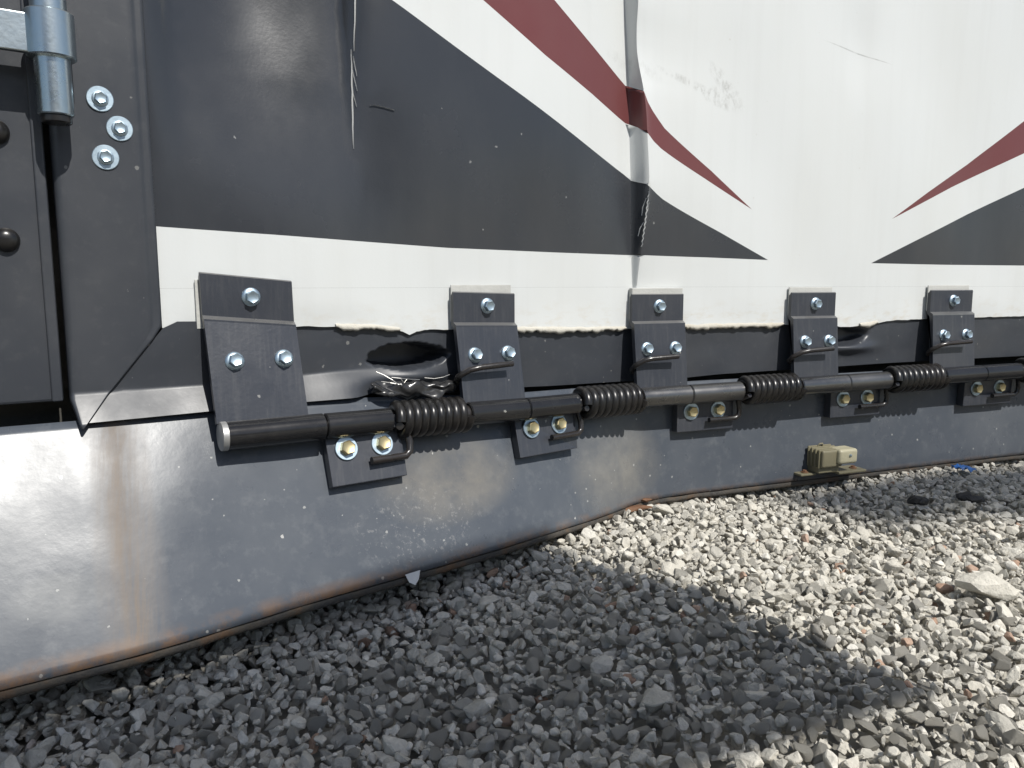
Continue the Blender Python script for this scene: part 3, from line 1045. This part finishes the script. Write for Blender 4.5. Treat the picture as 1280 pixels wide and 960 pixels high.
    leg = [pipe_pt(k2 + .004) + Vector((0, -.016, -.004)), on(xr - .003, s0 + nn * .008), on(xr, s0.lerp(s1, .35) + nn * .0075), on(xr - .001, s0.lerp(s1, .53) + nn * .0068), on(xr - .0065, e), on(xr - .020, e), on(lm + .001, e + nn * .001)]
    bm = bmesh.new()
    add_tube(bm, leg, .0040 if hi == 0 else .0036, 12)
    bmobj('spring_leg', bm, M['rod'], hinge, smooth_angle=50)
    # upper spring leg of the spring to the left: up beside the plate, then right across it
    if hi > 0:
        c0 = a.lerp(b, .62)
        g = [Vector((x0 + .001, c0.y + .0085, c0.z - .010)), Vector((x0 - .0030, c0.y + .006, c0.z - .0065)), Vector((x0 - .0042, c0.y - .002, c0.z - .001)), Vector((x0 + .006, c0.y - .0090, c0.z + .006)),
             Vector((x0 + .020, c0.y - .0105, c0.z + .0085)), Vector((x0 + (x1 - x0) * .74, c0.y - .0120, c0.z + .0105))]
        bm = bmesh.new()
        add_tube(bm, g, .0034, 12)
        bmobj('spring_leg', bm, M['rod'], hinge, smooth_angle=50)
    # coil spring towards the next hinge
    if hi < 5:
        q0, q1 = k2 + .002, HN[hi + 1][4] - .0005
        turns = 9
        bm = bmesh.new()
        RR = .0152
        n = turns * 22
        pts = []
        for i in range(n + 1):
            f = i / n
            x = q0 + .0042 + (q1 - q0 - .0084) * f
            an = 2 * math.pi * turns * f
            p = pipe_pt(x)
            pts.append((x, p.y - RR * math.cos(an), p.z + RR * math.sin(an)))
        add_tube(bm, pts, min(.0062, (q1 - q0 - .0084) / turns * .60), 9)
        bmobj('coil_spring', bm, M['spring'], hinge, smooth_angle=60)

# ------------------------------------------------------------------ peeled sealant along the white edge
def seal_strip(x0, x1, seed):
    n = int((x1 - x0) / .003)
    V, F = [], []
    for i in range(n + 1):
        x = x0 + (x1 - x0) * i / n
        e = min(1, min(i, n - i) / 4)
        zt = float(zbot(x)) + .0035 + .0012 * noise.noise((x * 60, seed, 0)) + .0007 * noise.noise((x * 230, seed, 1))
        zl = float(zbot(x)) - (.0034 + .0028 * noise.noise((x * 25, seed, 2)) + .0026 * noise.noise((x * 140, seed, 4)) + .0020 * noise.noise((x * 330, seed, 6))) * e
        yb = -.0024 - .0007 * noise.noise((x * 45, seed, 9))
        V += [(x, yb + .002, zt), (x, yb - .0012, (zt * .6 + zl * .4)), (x, yb - .0006 * noise.noise((x * 100, seed, 3)), zl), (x, .004, zl + .0008)]
    for i in range(n):
        for k in range(3):
            a = i * 4 + k
            F.append((a, a + 4, a + 5, a + 1))
    meshobj('sealant', V, F, M['seal'], trailer, True)
seal_strip(.095, .168, 1.0)
seal_strip(.315, .497, 2.5)
seal_strip(.583, .757, 4.1)
seal_strip(.90, .935, 6.2)

# torn white scars in the vinyl (thin lifted slivers)
def scar(path, w, name='tear'):
    V, F = [], []
    n = len(path)
    for i, (x, z) in enumerate(path):
        ww = w * (1 - .7 * abs(2 * i / (n - 1) - 1) ** 3)
        d = float(outdent(x, z))
        V += [(x - ww / 2, -d - .0006, z), (x, -d - .0020, z), (x + ww / 2, -d - .0006, z)]
    for i in range(n - 1):
        a = 3 * i
        F += [(a, a + 1, a + 4, a + 3), (a + 1, a + 2, a + 5, a + 4)]
    return V, F
def scars(paths, label):
    V, F = [], []
    for p, w in paths:
        v, f = scar(p, w)
        s = len(V)
        V += v
        F += [tuple(i + s for i in q) for q in f]
    meshobj('tear', V, F, M['scar'], wall, label=label)
def jag(x0, z0, x1, z1, n, j):
    return [(x0 + (x1 - x0) * i / n + j * noise.noise((z0 + i * .7, x0 * 30, 2)), z0 + (z1 - z0) * i / n) for i in range(n + 1)]
scars([(jag(.1375, .67, .1280, .538, 14, .0011), .0017), (jag(.1262, .540, .1231, .4392, 14, .0008), .0017),
       (jag(.1275, .533, .1295, .513, 3, .0003), .0009), (jag(.1262, .519, .1292, .498, 3, .0003), .0009), (jag(.1250, .499, .1280, .482, 3, .0003), .0008)],
      'white torn line in the black stripe')
scars([([(.141, .4845), (.147, .4850), (.155, .4840), (.167, .4820)], .0007)], 'short scratch in the black stripe')
def rr_(z):
    return float(ridge_left(z)) + float(np.interp(z, RW_Z, RW_W))
scars([([(rr_(z) + .0006 * math.sin(z * 900), z) for z in np.arange(.418, .345, -.0035)], .0022),
       ([(rr_(.41) - .0015, .410), (rr_(.40) - .003, .398), (rr_(.39) - .003, .388)], .0011),
       ([(rr_(.385) + .001, .386), (rr_(.375) - .003, .372), (rr_(.365) - .0035, .362)], .0012),
       ([(rr_(.40) + .003, .404), (rr_(.395) + .001, .393)], .0011)], 'white torn flakes on the vertical buckle')

# ------------------------------------------------------------------ small lamp unit at the foot of the skirt
def sk_frame(x, t):
    p = skirt(x, t)
    n = skirt_n(x, t)
    return p, n
bx = .853
p, n = sk_frame(bx, .76)
bm = bmesh.new()
base_y = p.y
def boxat(bm, x0, x1, y0, y1, z0, z1, mi=0):
    add_box(bm, (x0, y0, z0), (x1, y1, z1), mi)
boxat(bm, .812, .850, base_y - .034, base_y + .004, .030, .056)
lamp = bmobj('lamp_unit', bm, M['lamp_tan'], trailer, bevel=.003, segs=3)
lamp['label'] = 'small tan lamp unit with a cream cover on the skirt'
bm = bmesh.new()
for k in range(4):
    y1 = base_y - .004 - k * .0075
    boxat(bm, .8095, .8525, y1 - .0022, y1, .029, .0585 - .0006 * k)
bmobj('fin', bm, M['lamp_tan'], lamp, bevel=.0006)
bm = bmesh.new()
boxat(bm, .838, .873, base_y - .040, base_y - .012, .0345, .0570)
cover = bmobj('cover', bm, M['lamp_cream'], lamp, bevel=.0045, segs=4)
bm = bmesh.new()
add_lathe(bm, [(.0022, 0), (.0022, .001), (.0014, .0022), (0, .0026)], 14)
sc_ = bmobj('screw', bm, M['zinc'], cover, smooth_angle=40)
sc_.matrix_world = frame_from_normal((.8575, base_y - .040, .0475), (0, -1, 0))
bm = bmesh.new()
add_tube(bm, [(.826, base_y - .006, .056), (.8285, base_y - .008, .0612), (.834, base_y - .008, .0612), (.836, base_y - .006, .056)], .0012, 8)
bmobj('wire_loop', bm, M['lamp_tan'], lamp, smooth_angle=50)
bm = bmesh.new()
boxat(bm, .845, .898, base_y - .033, base_y + .002, .0175, .0215)
boxat(bm, .786, .814, base_y - .020, base_y + .002, .0165, .0200)
boxat(bm, .812, .850, base_y - .027, base_y + .002, .0205, .0305)
bmobj('base_plate', bm, M['lamp_tan'], lamp, bevel=.0012)
for xx, yy, zz in ((.884, base_y - .020, .0215), (.800, base_y - .011, .0200)):
    bm = bmesh.new()
    add_lathe(bm, [(.0055, 0), (.0055, .0012), (.003, .0016)], 18)
    hex_head(bm, .0034, .001, .0038, 0)
    o = bmobj('rusty_screw', bm, M['rust'], lamp)
    o.location = (xx, yy, zz)

# ------------------------------------------------------------------ gravel
def make_stone(seed, n, bevel):
    rr = random.Random(seed)
    bm = bmesh.new()
    ax = (1.0, rr.uniform(.62, .95), rr.uniform(.45, .75))
    for i in range(n):
        v = Vector((rr.gauss(0, 1), rr.gauss(0, 1), rr.gauss(0, 1))).normalized() * rr.uniform(.82, 1.0)
        bm.verts.new((v.x * ax[0] * .5, v.y * ax[1] * .5, v.z * ax[2] * .5))
    r_ = bmesh.ops.convex_hull(bm, input=bm.verts[:])
    dead = [e for e in set(r_['geom_interior'] + r_['geom_unused']) if isinstance(e, bmesh.types.BMVert)]
    bmesh.ops.delete(bm, geom=dead, context='VERTS')
    bmesh.ops.dissolve_limit(bm, angle_limit=R(11), verts=bm.verts[:], edges=bm.edges[:])
    if bevel:
        bmesh.ops.bevel(bm, geom=bm.edges[:], offset=bevel, segments=1, affect='EDGES', profile=.5, clamp_overlap=True)
    bmesh.ops.triangulate(bm, faces=bm.faces[:])
    me = bpy.data.meshes.new('stone')
    bm.to_mesh(me); bm.free()
    return me
NV = 16
near_me = [make_stone(100 + i, 15, .05) for i in range(NV)]
far_me = [make_stone(300 + i, 11, 0) for i in range(NV)]
for me in near_me:
    me.materials.append(M['stone_obj'])

def mesh_arrays(me):
    v = np.zeros(len(me.vertices) * 3); me.vertices.foreach_get('co', v)
    f = np.zeros(len(me.polygons) * 3, dtype=np.int64); me.polygons.foreach_get('vertices', f)
    return v.reshape(-1, 3), f.reshape(-1, 3)

def rand_rot(n, tilt):
    yaw = rng.uniform(0, 2 * np.pi, n)
    a = rng.normal(0, tilt, n); b = rng.normal(0, tilt, n)
    cy_, sy_ = np.cos(yaw), np.sin(yaw); ca, sa = np.cos(a), np.sin(a); cb, sb = np.cos(b), np.sin(b)
    Rz = np.zeros((n, 3, 3)); Rz[:, 0, 0] = cy_; Rz[:, 0, 1] = -sy_; Rz[:, 1, 0] = sy_; Rz[:, 1, 1] = cy_; Rz[:, 2, 2] = 1
    Rx = np.zeros((n, 3, 3)); Rx[:, 0, 0] = 1; Rx[:, 1, 1] = ca; Rx[:, 1, 2] = -sa; Rx[:, 2, 1] = sa; Rx[:, 2, 2] = ca
    Ry = np.zeros((n, 3, 3)); Ry[:, 1, 1] = 1; Ry[:, 0, 0] = cb; Ry[:, 0, 2] = sb; Ry[:, 2, 0] = -sb; Ry[:, 2, 2] = cb
    return Rx @ Ry @ Rz

def relief(x, y):
    return .005 * np.sin(x * 7.1 + y * 4.3 + .6) + .004 * np.sin(x * 13.7 - y * 9.1) + .003 * np.sin(y * 23 + x * 5)

def lay(x0, x1, y0, y1, cell, zoff, smin, smax, tilt, zj):
    nx, ny = int((x1 - x0) / cell), int((y1 - y0) / cell)
    gx, gy = np.meshgrid(np.arange(nx), np.arange(ny))
    gx = (gx.ravel() + .5 * (gy.ravel() % 2) + rng.uniform(-.36, .36, gx.size)) * cell + x0
    gy = (gy.ravel() + rng.uniform(-.36, .36, gy.size)) * cell + y0
    n = gx.size
    s = smin + (smax - smin) * rng.beta(1.6, 3.2, n)
    z = zoff + relief(gx, gy) + lie(gx, gy) + rng.uniform(-zj, zj, n)
    return np.stack([gx, gy, z], 1), s, rand_rot(n, tilt), rng.integers(0, NV, n), rng.uniform(0, 1, n)

def join_layers(name, sets, parent):
    Vs, Fs, Ts = [], [], []
    base = 0
    for (P, S, Rm, K, T), arr in [(l, [mesh_arrays(m) for m in ms]) for ls, ms in sets for l in ls]:
        for k in range(NV):
            idx = np.where(K == k)[0]
            if not len(idx):
                continue
            v, f = arr[k]
            W = np.einsum('nij,vj->nvi', Rm[idx], v) * S[idx][:, None, None] + P[idx][:, None, :]
            nv = len(v)
            Vs.append(W.reshape(-1, 3))
            Fs.append((f[None] + (base + np.arange(len(idx)) * nv)[:, None, None]).reshape(-1, 3))
            Ts.append(np.repeat(T[idx], nv))
            base += nv * len(idx)
    V = np.concatenate(Vs); F = np.concatenate(Fs); T = np.concatenate(Ts)
    me = bpy.data.meshes.new(name)
    me.vertices.add(len(V)); me.vertices.foreach_set('co', V.ravel())
    me.loops.add(len(F) * 3); me.loops.foreach_set('vertex_index', F.ravel())
    me.polygons.add(len(F)); me.polygons.foreach_set('loop_start', np.arange(len(F)) * 3)
    me.polygons.foreach_set('loop_total', np.full(len(F), 3))
    me.polygons.foreach_set('use_smooth', np.zeros(len(F), dtype=bool))
    at = me.attributes.new('tint', 'FLOAT', 'POINT'); at.data.foreach_set('value', T.astype(np.float32))
    me.update(calc_edges=True)
    me.materials.append(M['stone'])
    o = bpy.data.objects.new(name, me)
    link(o, parent)
    o['kind'] = 'stuff'
    return o

def sel(layer, mask):
    return tuple(a[mask] for a in layer)

# inverse camera depth, used only to choose which stones show largest
fwd = cam.rotation_euler.to_matrix() @ Vector((0, 0, -1))
top = lay(-.34, 1.62, -.86, .16, .0128, -.0075, .0100, .0270, .55, .0038)
fill = lay(-.34, 1.62, -.86, .16, .0140, -.0150, .016, .026, .8, .003)
big = lay(-.30, 1.60, -.84, .10, .125, -.005, .026, .040, .35, .003)
grit = lay(-.34, 1.62, -.80, .14, .0120, -.0090, .0050, .0115, .8, .006)
P, S = top[0], top[1]
vec = P - np.array(cam.location)
depth = vec @ np.array(fwd)
rightv = np.array(cam.rotation_euler.to_matrix() @ Vector((1, 0, 0)))
upv = np.array(cam.rotation_euler.to_matrix() @ Vector((0, 1, 0)))
u = vec @ rightv / depth * 950; v = vec @ upv / depth * 950
fx_ = [fold_xy(x, bot_y(x)) for x in np.arange(-.8, 1.7, .02)]
foot = np.interp(P[:, 0], [a for a, _ in fx_], [b for _, b in fx_])
ok = (depth > .1) & (np.abs(u) < 625) & (np.abs(v) < 465) & (P[:, 1] < foot - .02)
score = np.where(ok, S / depth, -1)
pick = np.argsort(-score)[:290]
mask = np.zeros(len(S), bool); mask[pick] = True
rest = sel(top, ~mask)
for i in pick:
    o = bpy.data.objects.new('stone', near_me[int(top[3][i])])
    link(o, ground)
    Rm = Matrix([list(r_) for r_ in top[2][i]]).to_4x4()
    o.matrix_world = Matrix.Translation(Vector(P[i])) @ Rm @ Matrix.Scale(float(S[i]), 4)
outer = []
for r_ in ((-1.8, -.34, -1.6, .5), (1.62, 3.6, -1.6, .5), (-.34, 1.62, -1.6, -.86), (-.34, 1.62, .16, .6)):
    outer.append(lay(*r_, .021, -.012, .020, .042, .5, .005))
    outer.append(lay(*r_, .023, -.025, .022, .036, .8, .003))
join_layers('gravel', [([rest, big], near_me), ([fill, grit] + outer, far_me)], ground)

# ------------------------------------------------------------------ loose things on the gravel
def clod(name, c, sx, sy, sz, seed, mat, label, cat, n=30, parts=3):
    bm = bmesh.new()
    rr = random.Random(seed)
    for k in range(parts):
        cc = (rr.uniform(-.5, .5) * sx if parts > 1 else 0, rr.uniform(-.5, .5) * sy if parts > 1 else 0, rr.uniform(0, .3) * sz)
        f = 1 if parts == 1 else rr.uniform(.55, .8)
        blobby(bm, cc, sx * f, sy * f, sz * f, seed + k * 13, n)
    o = bmobj(name, bm, mat)
    o.location = c
    o['label'] = label
    o['category'] = cat
    return o
clod('black_clod', (.872, -.148, .006), .018, .012, .010, 3, M['tar'], 'small black clod on the gravel nearer the lamp unit', 'clod')
clod('black_clod', (.955, -.165, .006), .026, .016, .010, 21, M['tar'], 'wider flat black clod on the gravel farther from the lamp unit', 'clod')
st = clod('large_stone', (.685, -.395, .004), .034, .020, .014, 5, M['stone_obj'], 'large pale oval stone lying among the smaller gravel', 'stone', 40, 1)
st.rotation_euler = (.1, .15, -.5)
# crumpled blue scrap
bm = bmesh.new()
nn_ = 7
gv = [[bm.verts.new(((i / (nn_ - 1) - .5) * .045, (j / (nn_ - 1) - .5) * .022, .011 + .009 * noise.noise((i * .8, j * .9, 3.3)) + .004 * noise.noise((i * 2.1, j * 1.7, 1)))) for j in range(nn_)] for i in range(nn_)]
for i in range(nn_ - 1):
    for j in range(nn_ - 1):
        if (i, j) in ((0, 0), (6, 5), (5, 5), (3, 5), (1, 0)):
            continue
        bm.faces.new((gv[i][j], gv[i + 1][j], gv[i + 1][j + 1], gv[i][j + 1]))
bs_ = bmobj('plastic_scrap', bm, M['blue'])
bs_.location = (1.085, -.045, .000)
bs_.rotation_euler = (.15, .1, .3)
so = bs_.modifiers.new('s', 'SOLIDIFY'); so.thickness = .001
bs_['label'] = 'crumpled scrap of bright blue plastic on the gravel beside the skirt'
bs_['category'] = 'litter'

# ------------------------------------------------------------------ unseen things added behind the camera to shade part of the gravel
kx, ky = sun_dir.x / sun_dir.z, sun_dir.y / sun_dir.z        # ground shift per metre of height, towards the sun
def to_board(x, y, yb):
    z = (y - yb) / -ky
    return (x + kx * z, z)
def board(name, shadow_pts, yb, posts, label, cat):
    q = [to_board(x, y, yb) for x, y in shadow_pts]
    root = bpy.data.objects.new(name, None)
    cxm = sum(a for a, _ in q) / len(q)
    root.location = (cxm, yb, -.03)
    link(root)
    root['label'] = label
    root['category'] = cat
    bm = bmesh.new()
    a = [bm.verts.new((x - cxm, -.009, z + .03)) for x, z in q]
    b = [bm.verts.new((x - cxm, .009, z + .03)) for x, z in q]
    bm.faces.new(a); bm.faces.new(b[::-1])
    for i in range(len(q)):
        j = (i + 1) % len(q)
        bm.faces.new((a[i], b[i], b[j], a[j]))
    bmobj('panel', bm, M['board'], root)
    zmax = max(z for _, z in q)
    for px in posts:
        bm = bmesh.new()
        add_box(bm, (px - cxm - .03, -.075, -.15), (px - cxm + .03, -.012, zmax * .93))
        bmobj('post', bm, M['galv'], root, bevel=.004)
board('notice_board', [(.495, -.505), (.350, -.09), (.16, -.15), (-.06, -.25), (-.5, -.34), (-.9, -.40), (-.9, -.52), (.276, -.515)], -1.55, (-.45, .12),
      'grey notice board with sloping top on two posts facing the trailer', 'board')  # added out of view, outline shaped to cast the shade on the gravel
# unseen open slats added farther back to half-shade the gravel by the far hinges
yb2 = -5.0
za, zb2 = to_board(.793, -.245, yb2)[1], to_board(.74, -.01, yb2)[1]
xa2 = to_board(.765, -.12, yb2)[0]
scr = bpy.data.objects.new('slatted_screen', None)
scr.location = (xa2, yb2, -.034)
link(scr)
scr['label'] = 'open slatted grey screen raised on two tall posts behind the notice board'
scr['category'] = 'screen'
ns = 5
for k in range(ns):
    z0 = za + (zb2 - za) * k / ns + .034
    bm = bmesh.new()
    add_box(bm, (.03 * (ns - k) if k == 0 else 0, -.01, z0), (3.6, .01, z0 + (zb2 - za) / ns * .62))
    bmobj('slat', bm, M['board'], scr, bevel=.002)
for px in (1.9, 3.3):
    bm = bmesh.new()
    add_box(bm, (px - .05, -.115, -.15), (px + .05, -.014, zb2 + .02))
    bmobj('post', bm, M['galv'], scr, bevel=.004)

# an unseen trailer added behind the camera for the black paint to reflect
pt = bpy.data.objects.new('parked_trailer', None)
pt.location = (1.0, -11.5, -.034)
link(pt)
pt['label'] = 'grey box trailer parked across the gravel lot with its shaded side facing'
pt['category'] = 'trailer'
M['pt'] = paint('parked_trailer_paint', (.16, .165, .17), .45, dust=.3)
M['tyre'] = paint('tyre_rubber', (.02, .02, .02), .8, dust=.3)
bm = bmesh.new()
add_box(bm, (-6.0, -1.2, .55), (6.0, 1.2, 3.2))
bmobj('body', bm, M['pt'], pt, bevel=.08, segs=4)
bm = bmesh.new()
add_box(bm, (-6.03, -1.23, .45), (6.03, 1.23, .56))
bmobj('chassis', bm, M['black_paint'], pt, bevel=.01)
for wx in (-.9, .1):
    for wy in (-1.06, 1.06):
        bm = bmesh.new()
        add_lathe(bm, [(0, -.11), (.20, -.11), (.34, -.10), (.37, -.06), (.37, .06), (.34, .10), (.20, .11), (0, .11)], 28)
        w_ = bmobj('wheel', bm, M['tyre'], pt, smooth_angle=40)
        w_.location = (wx, wy, .37)
        w_.rotation_euler = (R(90), 0, 0)
for dx_ in (-4.5, 4.6):
    bm = bmesh.new()
    add_box(bm, (dx_ - .04, -.05, 0), (dx_ + .04, .05, .46))
    add_box(bm, (dx_ - .12, -.12, -.01), (dx_ + .12, .12, .015))
    bmobj('jack_leg', bm, M['galv'], pt)
bm = bmesh.new()
add_box(bm, (2.2, 1.205, .62), (3.0, 1.235, 2.6))
bmobj('side_door', bm, M['pt'], pt, bevel=.01)

# ------------------------------------------------------------------ fold the built side at the buckle
bpy.context.view_layer.update()
done = set()
def descend(o):
    for c in o.children:
        yield c
        yield from descend(c)
ident = Matrix.Identity(4)
for o in list(descend(trailer)):
    if o.type != 'MESH' or o.get('folded'):
        continue
    mw = o.matrix_world.copy()
    if max(abs(mw[i][j] - ident[i][j]) for i in range(4) for j in range(4)) < 1e-7:
        if o.data.name in done:
            continue
        done.add(o.data.name)
        for v in o.data.vertices:
            v.co.x, v.co.y = fold_xy(v.co.x, v.co.y)
        o.data.update()
    elif mw.translation.x < FOLD_X + FOLD_W:
        t = mw.translation
        x, y = fold_xy(t.x, t.y)
        r = rotf(t.x) @ mw
        r.translation = Vector((x, y, t.z))
        o.matrix_world = r
for o in list(descend(trailer)):
    if 'folded' in o:
        del o['folded']
